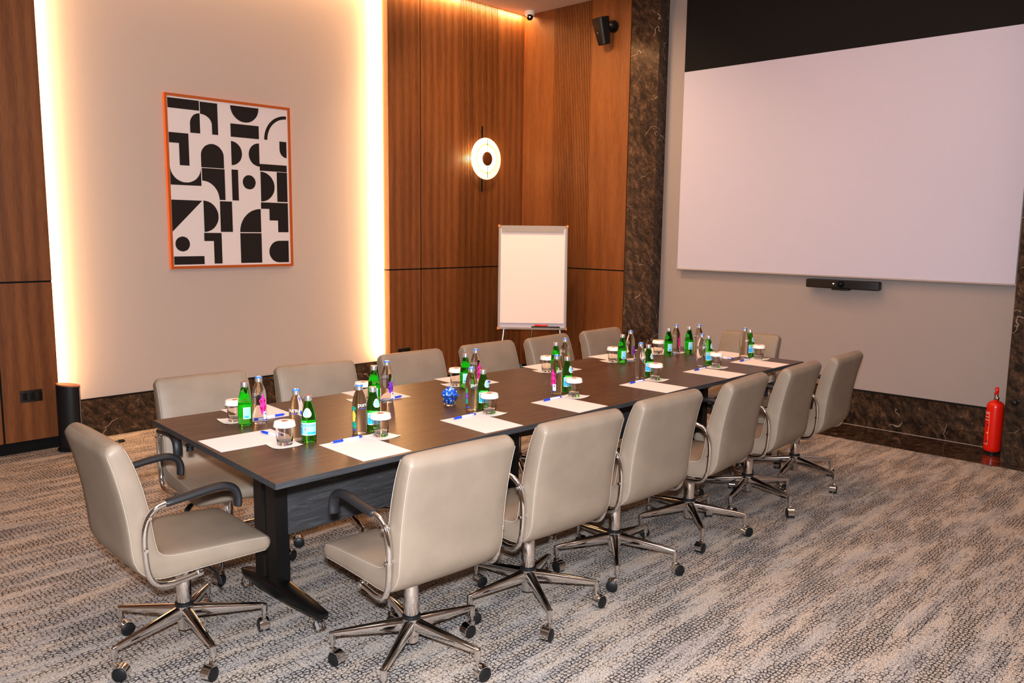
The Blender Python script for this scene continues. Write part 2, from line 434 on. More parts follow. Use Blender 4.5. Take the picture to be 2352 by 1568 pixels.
# unseen ceiling lights and fills: neutral near the camera, warm over the far half of the table and in the corner
area('ceiling_fill', (.4, .6, ZC-.01), (0, 0, 0), 3.0, 3.0, 46, (1.0, .84, .76))
area('ceiling_fill', (3.9, 2.9, ZC-.01), (0, 0, 0), 2.6, 1.2, 54, (1.0, .53, .28))
area('ceiling_fill', (5.2, .9, ZC-.01), (0, 0, 0), 1.4, 1.4, 15, (1.0, .68, .48))  # added warm fill for the right-hand chair backs, no known fixture
strip('ceiling_downlight', (5.2, 4.9, ZC-.01), (.45, .25, -1), (1, 0, 0), .4, .4, 50, (1.0, .68, .40), 130)
fl = area('camera_flash', (-.03, -.03, 1.70), (0, 0, 0), .09, .05, 215, (.90, .94, 1.0))

# ------------------------------------------------------------------ camera
f_px, pitch, roll, az, ch = 1890.923, .1347, .0117, .7676, 1.5499
fw = Vector((math.cos(az)*math.cos(pitch), math.sin(az)*math.cos(pitch), -math.sin(pitch)))
rt = Vector((math.sin(az), -math.cos(az), 0)); up = rt.cross(fw)
rt2 = rt*math.cos(roll)+up*math.sin(roll); up2 = -rt*math.sin(roll)+up*math.cos(roll)
cam = bpy.data.cameras.new('camera'); co = bpy.data.objects.new('camera', cam); COL.objects.link(co)
mat = Matrix((( rt2.x, up2.x, -fw.x, 0), (rt2.y, up2.y, -fw.y, 0), (rt2.z, up2.z, -fw.z, ch), (0, 0, 0, 1)))
co.matrix_world = mat; cam.sensor_width = 36; cam.lens = f_px/2352*36; cam.clip_start = .05
scene.camera = co
fl.rotation_euler = mat.to_euler()

w = bpy.data.worlds.new('world'); scene.world = w; w.use_nodes = True
w.node_tree.nodes['Background'].inputs[0].default_value = (.5, .4, .33, 1); w.node_tree.nodes['Background'].inputs[1].default_value = .08
scene.view_settings.view_transform = 'Standard'; scene.view_settings.look = 'Medium High Contrast'; scene.view_settings.exposure = -0.12
scene.cycles.use_denoising = True
scene.cycles.max_bounces = 10; scene.cycles.transmission_bounces = 10; scene.cycles.glossy_bounces = 5; scene.cycles.diffuse_bounces = 4
scene.cycles.sample_clamp_indirect = 6

# ------------------------------------------------------------------ chairs
SHELL = [(.248, .400, .021), (.215, .403, .027), (.15, .407, .030), (.05, .410, .033), (-.05, .412, .036), (-.12, .414, .040),
         (-.166, .424, .044), (-.196, .452, .044), (-.207, .49, .042), (-.213, .54, .040), (-.222, .61, .039),
         (-.237, .69, .038), (-.258, .77, .035), (-.279, .828, .031), (-.292, .857, .024)]
def shell_sections():
    P = smooth_path([Vector((0, y, z)) for y, z, h in SHELL], 5)
    H = smooth_path([Vector((h, 0, 0)) for y, z, h in SHELL], 5); H = [h.x for h in H]
    # arc length
    L = [0]
    for i in range(1, len(P)): L.append(L[-1]+(P[i]-P[i-1]).length)
    T = L[-1]; secs = []; A0 = .217; rc = .028
    # resample
    ss = [T*(1-math.cos(PI*k/10))/2*.10 for k in range(1, 10)]  # dense start
    ss = [.0008, .003, .007, .012, .018, .026, .036]+[.036+(T-.072)*k/44 for k in range(1, 44)]+[T-.036, T-.026, T-.018, T-.012, T-.007, T-.003, T-.0008]
    for s_ in ss:
        i = max(j for j in range(len(L)) if L[j] <= s_); i = min(i, len(L)-2)
        t = (s_-L[i])/(L[i+1]-L[i]); p = P[i].lerp(P[i+1], t); h = H[i]*(1-t)+H[i+1]*t
        tg = (P[min(i+2, len(P)-1)]-P[max(i-1, 0)]).normalized(); nn = Vector((0, -tg.z, tg.y))
        e = min(s_, T-s_)
        a = A0-rc+math.sqrt(max(rc*rc-(rc-min(e, rc))**2, 0)); re = .024
        hh = h*(.18+.82*math.sqrt(max(1-((re-min(e, re))/re)**2, 0)))
        secs.append((p, nn, a, hh, s_))
    return secs, T
def ring(p, nn, a, h):
    pts = rrect(2*a, 2*h, min(.010, h*.6), 3); out = []
    n = 8; res = []
    # subdivide long faces so they can crown
    for i in range(len(pts)):
        q0 = pts[i]; q1 = pts[(i+1) % len(pts)]; res.append(q0)
        if i % 8 == 3:
            for k in range(1, n): res.append((q0[0]+(q1[0]-q0[0])*k/n, q0[1]))
        elif i % 8 == 7:
            for k in range(1, 3): res.append((q0[0], q0[1]+(q1[1]-q0[1])*k/3))
    for x, y in res:
        cr = .006*(1-(x/a)**4)*(1 if y > 0 else -1)*min(1, h/.03); sd = .003*(1-(y/h)**2)*(1 if x > 0 else -1) if abs(x) > a-.0005 else 0
        out.append(tuple(p+nn*(y+cr*(abs(y) > h-.001)*1.0)+Vector((x+sd, 0, 0))))
    return out

def make_chair():
    root = empty('swivel_armchair', (0, 0, 0))
    secs, T = shell_sections()
    split = next(i for i, q in enumerate(secs) if q[4] > .50)
    b = MB(); b.loft([ring(*q[:4]) for q in secs[:split+1]], True, False); b.build('seat', 'leather', root, 55)
    b = MB(); b.loft([ring(*q[:4]) for q in secs[split:]], False, True); bk = b.build('backrest', 'leather', root, 55)
    for sx in (-1, 1):
        b = MB()
        for sn in (-1, 1):
            pth = [q[0]+q[1]*sn*(q[3]-.0035)+Vector((sx*(q[2]-.001), 0, 0)) for q in secs[5:-5]]
            b.tube(pth, .0011, 5)
        # closing run round the top and front of the side gusset
        b.build('piping', 'stitch', root)
    # arms
    for sx in (-1, 1):
        X = lambda x: sx*x
        pth = [(X(.222), -.02, .366), (X(.226), -.09, .361), (X(.230), -.140, .361), (X(.231), -.180, .374), (X(.231), -.202, .412), (X(.231), -.210, .47),
               (X(.232), -.212, .54), (X(.234), -.202, .595), (X(.238), -.178, .630), (X(.242), -.14, .645), (X(.245), -.08, .652), (X(.246), .0, .662),
               (X(.246), .055, .663), (X(.246), .090, .648), (X(.246), .104, .618), (X(.246), .103, .585)]
        b = MB(); b.tube(smooth_path(pth, 4), .0105, 12)
        for y, z in ((-.035, .366), (-.211, .50), (-.196, .606)):
            b.ball((X(.222 if z < .4 else .228), y, z), .0125, 12); b.cyl((X(.205), y, z), (X(.25 if z > .4 else .236), y, z), .006, 10)
        b.build('arm_frame', 'chrome', root)
        pp = smooth_path([(X(.242), -.142, .6455), (X(.245), -.08, .653), (X(.246), .0, .663), (X(.246), .055, .664), (X(.246), .0905, .649), (X(.246), .1045, .618), (X(.246), .1035, .582)], 5)
        n = len(pp); rr = [.0135 if (i in (0, n-1)) else .0150 for i in range(n)]
        b = MB(); b.tube(pp, rr, 16, sx=1.35, sy=.88); b.build('arm_pad', 'armpad', root)
    # mechanism plate, lever
    b = MB(); b.bbox((-.075, -.10, .338), (.075, .09, .372), .004); b.bbox((-.17, -.03, .352), (.17, .03, .374), .003); b.build('mechanism', 'black', root)
    b = MB(); b.tube(smooth_path([(.06, .02, .352), (.13, .035, .345), (.175, .045, .335)], 4), .004, 8); b.tube([(.17, .044, .336), (.185, .046, .328), (.20, .048, .312), (.208, .05, .296)], [.006, .012, .014, .009], 10, sx=.4); b.build('lever', 'black', root)
    b = MB(); b.lathe([(.0265, .17), (.0265, .345), (.024, .35)], 28); b.build('gas_column', 'chrome', root)
    hub = MB().lathe([(.022, .074), (.026, .076), (.0265, .10), (.033, .112), (.035, .15), (.034, .166), (.030, .168)], 28).build('base_hub', 'chrome', root)
    MB().lathe([(.030, .166), (.033, .168), (.033, .176), (.030, .179), (.026, .180)], 28).build('collar', 'black', root)
    lg = MB(); secs2 = []
    for t in (0, .08, .5, .92, 1.0):
        r = .024+.264*t; w_ = .039*(1-t)+.021*t; h_ = .051*(1-t)+.021*t; zt = .166*(1-t)+.124*t
        if t == 1.0: w_ *= .7; h_ *= .7; zt -= .003
        secs2.append([(r, x, zt-h_/2+y) for x, y in rrect(w_, h_, min(w_, h_)*.42, 4)])
    lg.loft(secs2); lg.cyl((.282, 0, .118), (.282, 0, .082), .0115, 14)
    legs = []
    cs = MB(); cs.cyl((0, 0, .085), (0, 0, .050), .006, 10)
    # chrome hood: band over the twin wheels
    hw = .0175
    for r0, r1, a0, a1 in ((.0275, .0245, -25, 200),):
        o = []
        for k in range(19):
            a = R(a0+(a1-a0)*k/18); o.append([(-.020+r1*math.cos(a), -hw, .028+r1*math.sin(a)), (-.020+r0*math.cos(a), -hw, .028+r0*math.sin(a)),
                                              (-.020+r0*math.cos(a), hw, .028+r0*math.sin(a)), (-.020+r1*math.cos(a), hw, .028+r1*math.sin(a))])
        cs.loft(o)
    cs.bbox((-.014, -.008, .044), (.008, .008, .062), .002)
    wh = MB()
    for sy in (-1, 1):
        wh.tube([(-.020, sy*.004, .0255), (-.020, sy*.006, .0255), (-.020, sy*.0185, .0255), (-.020, sy*.0205, .0255)], [.0225, .0245, .0245, .021], 24)
    for k in range(5):
        l = lg.build('leg', 'chrome', root, 45) if k == 0 else legs[0].copy()
        if k: COL.objects.link(l)
        legs.append(l); l.rotation_euler[2] = R(72*k)
        c = cs.build('caster', 'chrome', root, 40) if k == 0 else cas.copy()
        if k == 0: cas = c; wo = wh.build('wheel', 'black', c, 40)
        else:
            COL.objects.link(c); w2 = wo.copy(); COL.objects.link(w2); w2.parent = c
        a = R(72*k); c.location = (.282*math.cos(a), .282*math.sin(a), 0); c.rotation_euler[2] = R(72*k+[20, 75, -30, 140, -80][k])
    return root
UPPER = ('seat', 'backrest', 'piping', 'arm_frame', 'arm_pad', 'mechanism', 'lever')
chair0 = make_chair(); chair_tree = tree(chair0)
ORD = ['first', 'second', 'third', 'fourth', 'fifth', 'sixth']
chairs = []   # x, y, facing rz (chair front +Y rotated), base angle, dz, label, group
FR = [(1.775, 2.200, -4, -4, 0), (2.388, 2.196, -4, 24, 0), (2.985, 2.204, -2, 4, -.003), (3.628, 2.206, 5, 10, -.010), (4.260, 2.212, 3, 46, -.014), (4.868, 2.216, 3, 45, -.018)]
BK = [(1.748, 3.52, 174, 21, -.018), (2.325, 3.45, 172, 40, -.018), (3.00, 3.45, 178, 0, -.02), (3.61, 3.43, 179, 18, -.02), (4.19, 3.42, 184, 12, -.022), (4.77, 3.42, 182, 18, -.022)]
for i, q in enumerate(FR): chairs.append((*q, 'taupe leather swivel armchair, %s from left in the row nearest the camera' % ORD[i], 'swivel armchairs along the camera side of the table'))
for i, q in enumerate(BK): chairs.append((*q, 'taupe leather swivel armchair, %s from left in the row along the picture wall' % ORD[i], 'swivel armchairs along the wall side of the table'))
chairs.append((1.243, 2.868, -92, 48, 0, 'taupe leather swivel armchair seen from its side at the left head of the table', 'swivel armchairs at the table heads'))
chairs.append((5.135, 2.83, 92, 20, -.02, 'taupe leather swivel armchair at the far head of the table before the screen wall', 'swivel armchairs at the table heads'))
rnd = random.Random(4)
for i, (x, y, rz, ba, dz, lab, grp) in enumerate(chairs):
    r = chair0 if i == 0 else copy_tree(chair0, chair_tree)
    r.location = (x, y, 0.0); r.rotation_euler = (0, 0, R(rz)); tag(r, lab, 'chair', grp)
    k = 0
    for c in kids(r):
        nm = c.name.split('.')[0]
        if nm in UPPER: c.location.z = dz
        if nm == 'leg': c.rotation_euler[2] += R(ba-rz)
        if nm == 'caster':
            a = math.atan2(c.location.y, c.location.x)+R(ba-rz); c.location = (.282*math.cos(a), .282*math.sin(a), 0)
            c.rotation_euler[2] += R(ba-rz+rnd.uniform(-40, 40))

# ------------------------------------------------------------------ table
TB = [(1.305, 2.298), (5.022, 2.262), (5.024, 3.213), (1.389, 3.429)]
t = tag(empty('conference_table', (3.2, 2.85, 0)), 'long dark laminate conference table on black T-shaped legs with casters', 'table')
def rel(v): return (v[0]-3.2, v[1]-2.85, v[2])
b = MB(); P = [(x-3.2, y-2.85) for x, y in TB]
b.prism(P, .7195, .7385, 1)
b.add([(x, y, .7402) for x, y in P], [(0, 1, 2, 3)], 0)
cx = [Vector((x, y)) for x, y in P]
for i in range(4):
    a, c = P[i], P[(i+1) % 4]; b.add([(a[0], a[1], .7385), (c[0], c[1], .7385), (c[0], c[1], .7402), (a[0], a[1], .7402)], [(0, 1, 2, 3)], 1)
b.build('tabletop', ['top', 'edge'], t, 20)
for i, (lx, ly) in enumerate(((1.655, 2.895), (2.99, 2.88), (3.53, 2.87), (4.80, 2.85))):
    ox, oy = lx-3.2, ly-2.85
    b = MB()
    # grooved column
    prof = [(-.03, -.085), (.03, -.085), (.03, -.02), (.022, -.012), (.022, .012), (.03, .02), (.03, .085), (-.03, .085), (-.03, .02), (-.022, .012), (-.022, -.012), (-.03, -.02)]
    b.prism([(ox+x, oy+.06+y) for x, y in prof], .085, .690)
    b.build('leg', 'blackmetal', t)
    b = MB(); secs = []
    for y, z0, z1, wd in ((-.320, .074, .086, .028), (-.308, .062, .090, .048), (-.20, .056, .104, .062), (0, .050, .128, .078), (.12, .050, .126, .076), (.27, .060, .096, .050), (.30, .070, .088, .03)):
        secs.append([(ox+x, oy+y, (z0+z1)/2+zz) for x, zz in rrect(wd, z1-z0, min(wd, z1-z0)*.35, 3)])
    b.loft(secs); b.build('foot', 'blackmetal', t)
    b = MB().bbox((ox-.03, oy-.42, .690), (ox+.03, oy+.40, .7195), .003); b.build('bracket', 'blackmetal', t)
    for y in (-.285, .275):
        b = MB(); b.cyl((ox, oy+y, .07), (ox, oy+y, .045), .012, 14)
        for sx in (-1, 1): b.tube([(ox+sx*.003, oy+y+.004, .0255), (ox+sx*.006, oy+y+.004, .0255), (ox+sx*.016, oy+y+.004, .0255), (ox+sx*.021, oy+y+.004, .0255)], [.022, .025, .024, .015], 24)
        b.build('caster', 'tumbler' if i == 0 else 'chrome', t)
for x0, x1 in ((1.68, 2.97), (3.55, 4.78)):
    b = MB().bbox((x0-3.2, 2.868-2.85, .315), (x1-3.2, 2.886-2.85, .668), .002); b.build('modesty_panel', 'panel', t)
    MB().bbox((x0-3.2, 2.862-2.85, .668), (x1-3.2, 2.90-2.85, .7195), .003).build('shade_bar', 'blackmetal', t)  # black bar standing in for the dark shadow band under the tabletop
b = MB().bbox((1.350-3.2, 3.01-2.85, .708), (1.372-3.2, 3.05-2.85, .7195), .003); b.cyl((1.361-3.2, .18, .708), (1.361-3.2, .18, .694), .013, 16); b.build('cable_clip', 'black', t)

# ------------------------------------------------------------------ place settings
def wrap(vs, r, ang, z0):
    out = []
    for x, y, *_ in vs:
        a = ang + x/r; out.append((r*math.cos(a), r*math.sin(a), z0+y))
    return out
def patch(b, r, a0, a1, z0, z1, mi, n=14, inset=0):
    vs, fs = [], []
    for k in range(n+1):
        a = a0+(a1-a0)*k/n; vs += [(r*math.cos(a), r*math.sin(a), z0), (r*math.cos(a), r*math.sin(a), z1)]
    for k in range(n): fs.append((2*k, 2*k+2, 2*k+3, 2*k+1))
    b.add(vs, fs, mi)
def blob(b, r, ac, zc, ra, rz, mi, rfun=None, n=24):
    # flat ellipse-like patch bent round the bottle
    vs = [(r*math.cos(ac), r*math.sin(ac), zc)]; fs = []
    for k in range(n):
        t_ = 2*PI*k/n; q = rfun(t_) if rfun else 1; a = ac+ra*q*math.cos(t_); vs.append((r*math.cos(a), r*math.sin(a), zc+rz*q*math.sin(t_)))
    for k in range(n): fs.append((0, 1+k, 1+(k+1) % n))
    b.add(vs, fs, mi)

TX_SP = text_mesh('S.PELLEGRINO', .0112, 1.02)
TX_PU = text_mesh('pursu', .0235, .92)
def green_bottle():
    r = .0285
    root = empty('mineral_water_bottle', (0, 0, 0))
    MB().lathe([(.012, .002), (.022, 0), (.0265, .0012), (r, .006), (r, .085), (.0272, .098), (.0225, .122), (.0165, .144), (.0135, .155), (.0128, .163), (.0135, .165)], 36).build('glass_body', 'green', root)
    b = MB(); fr = -PI/2; R1 = r+.0004
    W = 1.45
    patch(b, R1, fr-W, fr+W, .030, .078, 0, 24)                    # white border
    patch(b, R1+.0002, fr-W+.04, fr+W-.04, .0318, .0762, 1, 24)    # pale blue field
    patch(b, R1+.0004, fr+.15, fr+W-.1, .034, .043, 2, 12)         # cyan block
    patch(b, R1+.0003, fr-W+.1, fr-.55, .034, .060, 2, 8)
    patch(b, R1, fr-1.2, fr+.1, .0795, .0870, 5, 12)              # green band
    v, f = TX_SP; b.add(wrap(v, R1+.0006, fr, .0650), f, 3)
    star = lambda t_: 1 if (round(t_/(2*PI)*10) % 2 == 0) else .42
    blob(b, R1+.0006, fr-.12, .054, .17, .005, 4, star, 10)
    # back label
    bk = PI/2; patch(b, R1, bk-.55, bk+.55, .030, .078, 0, 10); patch(b, R1+.0002, bk-.48, bk+.48, .032, .076, 1, 10); patch(b, R1+.0004, bk-.40, bk+.2, .034, .043, 2, 10)
    b.build('label', ['white', 'lab_blue', 'lab_cyan', 'navy', 'redstar', 'limegreen'], root)
    # rounded-triangle neck label
    b = MB()
    def neckr(z): return .0289-(z-.098)*(.0289-.0175)/(.144-.098)
    for sc, mi, off in ((1, 0, .0006), (.84, 1, .0009)):
        vs = []; n = 24
        for k in range(n):
            t_ = 2*PI*k/n; q = 1+.12*math.cos(3*(t_-PI/2)); z = .115-.0172*sc*q*math.sin(t_)*-1; x = .0165*sc*q*math.cos(t_)
            rr = neckr(z)+off; a = fr+.12+x/rr; vs.append((rr*math.cos(a), rr*math.sin(a), z))
        rr = neckr(.116)+off; vs.append((rr*math.cos(fr), rr*math.sin(fr), .116))
        b.add(vs, [(k, (k+1) % n, n) for k in range(n)], mi)
    b.build('neck_label', ['white', 'lab_blue'], root)
    MB().lathe([(.0142, .160), (.0146, .1605), (.0146, .166), (.0140, .1665), (.0140, .1675), (.0146, .168), (.0146, .178), (.0138, .180), (.0136, .1802)], 28).build('cap', 'silver', root)
    MB().lathe([(.0108, .1803), (.0001, .1806)], 24).build('cap_top', 'capred', root)
    return root

def clear_bottle(fruit):
    far = fruit.endswith('_far'); fruit = fruit.replace('_far', '')
    r = .0285
    root = empty('glass_water_bottle', (0, 0, 0))
    MB().lathe([(.012, .002), (.023, 0), (.0268, .0012), (r, .006), (r, .112), (.0270, .130), (.0235, .148), (.0180, .163), (.0140, .172), (.0132, .180)], 36).build('glass_body', 'clear', root)
    fr = -PI/2; R1 = r+.0004; b = MB()
    v, f = TX_PU; b.add(wrap(v, R1, fr, .112), f, 0)
    patch(b, R1, fr-.55, fr+.55, .104, .1065, 1, 10)
    mats = ['white', 'blueprint', 'pink', 'purple', 'yellow', 'teal', 'orange', 'limegreen']
    b.build('lettering', mats[:2], root)
    if fruit:
        c = R(92) if far else fr-PI/2*.98; b = MB(); wob = lambda t_: 1+.10*math.sin(5*t_)+.06*math.sin(9*t_+1)
        if fruit == 'pink':
            blob(b, R1, c, .094, .50, .022, 2, wob); blob(b, R1+.0001, c+.05, .066, .55, .026, 2, wob); blob(b, R1, c, .116, .15, .012, 2)
        elif fruit == 'purple':
            blob(b, R1, c, .092, .40, .014, 3, wob); blob(b, R1+.0001, c, .068, .52, .022, 3, wob); blob(b, R1, c+.05, .108, .07, .014, 7)
        elif fruit == 'yellow':
            blob(b, R1, c, .072, .36, .026, 4, wob); blob(b, R1+.0002, c, .104, .42, .009, 5, wob); blob(b, R1+.0002, c+.1, .038, .42, .015, 5, wob)
        elif fruit == 'garden':
            blob(b, R1, c, .085, .16, .022, 7, wob); blob(b, R1+.0001, c+.05, .068, .22, .015, 3, wob); blob(b, R1+.0002, c, .045, .24, .014, 5, wob)
        elif fruit == 'orange':
            blob(b, R1, c, .098, .30, .012, 6, wob); blob(b, R1+.0001, c-.1, .110, .18, .009, 7, wob)
        if fruit in ('pink', 'purple'):
            patch(b, R1+.0003, c+.02, c+.62, .020, .052, 0, 8); blob(b, R1+.0005, c+.34, .043, .14, .004, 1)
        patch(b, R1+.0003, c-.25, c+.62, .016, .020, 1, 10)
        b.build('fruit_label', mats, root)
    MB().lathe([(.0142, .176), (.0147, .1765), (.0147, .181), (.0141, .1815), (.0147, .182), (.0147, .1915)], 28).build('cap', 'silver', root)
    b = MB().lathe([(.0149, .1912), (.0149, .1945), (.0138, .1960), (.0001, .1964)], 28, mi=0)
    for a in (.3, 2.4, 4.3): b.cyl((.006*math.cos(a), .006*math.sin(a), .1955), (.007*math.cos(a), .007*math.sin(a), .1970), .0034, 10, mi=1)
    b.build('cap_top', ['capblue', 'white'], root)
    return root

def tumbler():
    root = empty('covered_water_glass', (0, 0, 0)); r = .0330
    MB().lathe([(.0008, .0), (.026, .0), (.0285, .0015), (.0295, .006), (.0318, .045), (r, .082), (r-.0018, .0822), (.0300, .045), (.0280, .016), (.0255, .0125), (.0008, .0120)], 40).build('glass', 'tumbler', root, 50)
    b = MB().lathe([(.0405, .0705), (.0412, .0712), (.0378, .0885), (.0368, .0898), (.0355, .0902), (.0001, .0904)], 40, cap0=False)
    b.lathe([(.0120, .0906), (.0001, .0908)], 18, mi=1, cap0=False)
    b.lathe([(.0050, .0906), (.0001, .0910)], 12, c=(.010, .004, 0), mi=1, cap0=False)
    b.build('paper_cover', ['paperlid', 'lidprint'], root, 30)
    return root

def pen():
    root = empty('ballpoint_pen', (0, 0, 0))
    L = .142; a = -L/2
    MB().tube([(a+.056, 0, 0), (a+.10, 0, 0), (a+.128, 0, 0)], [.0050, .0050, .0046], 14).build('barrel', 'penwhite', root)
    MB().tube([(a+.012, 0, 0), (a+.02, 0, 0), (a+.035, 0, 0), (a+.056, 0, 0)], [.0040, .0052, .0048, .0053], 14).build('grip', 'penblue', root)
    MB().tube([(a, 0, 0), (a+.004, 0, 0), (a+.012, 0, 0)], [.0006, .0016, .0034], 10).build('tip', 'silver', root)
    b = MB().tube([(a+.128, 0, 0), (a+.134, 0, 0), (L/2, 0, 0)], [.0046, .0036, .0036], 12); b.box((a+.095, -.0015, .0045), (a+.134, .0015, .0062)); b.build('clicker', 'penblue', root)
    return root

g0 = green_bottle(); gt = tree(g0); used = {'g': False}
cproto = {k: clear_bottle(k) for k in ('pink', 'pink_far', 'purple_far', 'yellow', 'garden', 'orange_far', '')}
ct = {k: tree(v) for k, v in cproto.items()}; cused = {k: False for k in cproto}
tu0 = tumbler(); tt = tree(tu0); pn0 = pen(); pt = tree(pn0)
first = {'g': True, 't': True, 'p': True}
def inst(proto, tr, key, loc, rz):
    if first.get(key, True) : first[key] = False; o = proto
    else: o = copy_tree(proto, tr)
    o.location = loc; o.rotation_euler = (0, 0, rz); return o
Z = .7404
SEAT = {}
for i in range(6): SEAT['F%d' % (i+1)] = '%s place from left, camera side' % ORD[i]
for i in range(6): SEAT['B%d' % (i+1)] = '%s place from left, wall side' % ORD[i]
SEAT['E'] = 'left head of the table'; SEAT['G'] = 'far head of the table'
# seat: sheet centre, sheet rot (long side dir), clear, green, glass, pen ends, fruit, green rot, clear rot
S = {
 'F1': ((1.767, 2.460), -2, (1.887, 2.659), (1.950, 2.655), (1.918, 2.562), ((1.712, 2.592), (1.837, 2.588)), 'yellow', -2, 0),
 'F2': ((2.360, 2.453), -3, (2.502, 2.666), (2.566, 2.656), (2.512, 2.559), ((2.306, 2.572), (2.436, 2.574)), 'garden', 0, 0),
 'F3': ((2.920, 2.440), 0, (3.071, 2.652), (3.150, 2.650), (3.082, 2.546), ((2.873, 2.564), (3.000, 2.564)), 'pink', 0, 0),
 'F4': ((3.598, 2.430), 1, (3.764, 2.635), (3.836, 2.632), (3.766, 2.534), ((3.552, 2.554), (3.680, 2.553)), '', 0, 4),
 'F5': ((4.210, 2.425), 0, (4.381, 2.621), (4.455, 2.618), (4.392, 2.524), ((4.175, 2.541), (4.305, 2.543)), '', 0, 2),
 'F6': ((4.742, 2.420), 0, (4.871, 2.600), (4.945, 2.600), (4.900, 2.511), ((4.695, 2.531), (4.822, 2.533)), '', 0, 0),
 'B1': ((1.780, 3.272), -4, (1.687, 3.083), (1.628, 3.094), (1.630, 3.183), ((1.843, 3.136), (1.700, 3.142)), 'pink_far', 168, 180),
 'B2': ((2.396, 3.238), -3, (2.330, 3.060), (2.262, 3.070), (2.262, 3.155), ((2.452, 3.102), (2.318, 3.090)), 'purple_far', 148, 180),
 'B3': ((2.980, 3.214), -3, (2.908, 3.066), (2.841, 3.072), (2.850, 3.152), ((3.041, 3.087), (2.905, 3.085)), 'pink_far', 142, 178),
 'B4': ((3.634, 3.178), -3, (3.588, 3.037), (3.512, 3.040), (3.519, 3.113), ((3.682, 3.051), (3.550, 3.045)), 'orange_far', 146, 178),
 'B5': ((4.240, 3.160), -3, (4.183, 3.008), (4.099, 3.007), (4.105, 3.080), ((4.285, 3.022), (4.155, 3.015)), 'purple_far', 150, 182),
 'B6': ((4.703, 3.134), -3, (4.686, 3.000), (4.599, 3.000), (4.596, 3.078), ((4.765, 3.012), (4.635, 2.99)), 'pink_far', 148, 180),
 'E': ((1.511, 2.862), 87, (1.656, 2.744), (1.670, 2.682), (1.578, 2.702), ((1.604, 2.930), (1.624, 2.795)), '', -52, -55),
 'G': ((4.890, 2.752), 90, (4.805, 2.900), (4.780, 2.957), None, ((4.755, 2.735), (4.752, 2.62)), 'purple_far', 150, 176),
}
FL = {'yellow': 'with yellow and teal fruit label', 'garden': 'with green and violet fruit label', 'pink': 'with pink fruit label', 'purple': 'with purple fruit label', 'orange': 'with orange fruit label', '': 'with plain sides'}
def sheet(w, h, name, th=.0006, curl=0):
    b = MB(); n = 6; m_ = 8; vt = []; fs = []
    for i in range(n+1):
        for j in range(m_+1):
            x = -w/2+w*i/n; y = -h/2+h*j/m_; z = th+curl*(abs(x)/(w/2))**4*(abs(y)/(h/2))**4; vt.append((x, y, z))
    for i in range(n):
        for j in range(m_): a = i*(m_+1)+j; fs.append((a, a+m_+1, a+m_+2, a+1))
    k = len(vt); vt += [(x, y, max(z-th, 0)) for x, y, z in vt]; fs += [tuple(reversed([q+k for q in f])) for f in fs]
    bd = [i*(m_+1) for i in range(n+1)]+[n*(m_+1)+j for j in range(1, m_+1)]+[i*(m_+1)+m_ for i in range(n-1, -1, -1)]+[j for j in range(m_-1, 0, -1)]
    for q in range(len(bd)): a, c = bd[q], bd[(q+1) % len(bd)]; fs.append((a, a+k, c+k, c))
    b.add(vt, fs); return b
sh0 = sheet(.21, .297, 's').build('paper_sheet', 'paper'); nk0 = sheet(.108, .108, 'n', .0006, .004).build('paper_napkin', 'paperlid')
fs_, fn_ = True, True
for key, (sc, srot, cp, gp, tp, pe, fruit, grz, crz) in S.items():
    seat = SEAT[key]
    o = sh0 if fs_ else sh0.copy()
    if not fs_: COL.objects.link(o)
    fs_ = False; o.location = (sc[0], sc[1], Z); o.rotation_euler = (0, 0, R(srot)); tag(o, 'blank white paper sheet at the ' + seat, 'paper', 'blank note sheets on the table')
    o = inst(g0, gt, 'g', (gp[0], gp[1], Z), R(grz)); tag(o, 'small green glass bottle with pale blue label, ' + seat, 'bottle', 'green mineral water bottles')
    o = inst(cproto[fruit], ct[fruit], 'c'+fruit, (cp[0], cp[1], Z), R(crz)); tag(o, 'clear water bottle %s, %s' % (FL[fruit.replace('_far', '')], seat), 'bottle', 'clear water bottles')
    (ax, ay), (bx_, by_) = pe; mx, my = (ax+bx_)/2, (ay+by_)/2
    o = inst(pn0, pt, 'p', (mx, my, Z+.0062), math.atan2(by_-ay, bx_-ax)); tag(o, 'blue and white ballpoint pen on the sheet, ' + seat, 'pen', 'ballpoint pens on the sheets')
    if tp:
        o = inst(tu0, tt, 't', (tp[0], tp[1], Z+.0014), rnd.uniform(0, 6)); tag(o, 'water glass under white paper cover, ' + seat, 'glass', 'paper covered water glasses')
        o = nk0 if fn_ else nk0.copy()
        if not fn_: COL.objects.link(o)
        fn_ = False; d = .0; zz = Z+.0007
        off = {'F': (.0, -.005), 'B': (.0, .012), 'E': (-.002, .006)}[key[0]]
        o.location = (tp[0]+off[0], tp[1]+off[1], zz); o.rotation_euler = (0, 0, R(srot+ (6 if key[0] == 'F' else -4))); tag(o, 'small square white napkin under the glass, ' + seat, 'napkin', 'square napkins under the glasses')

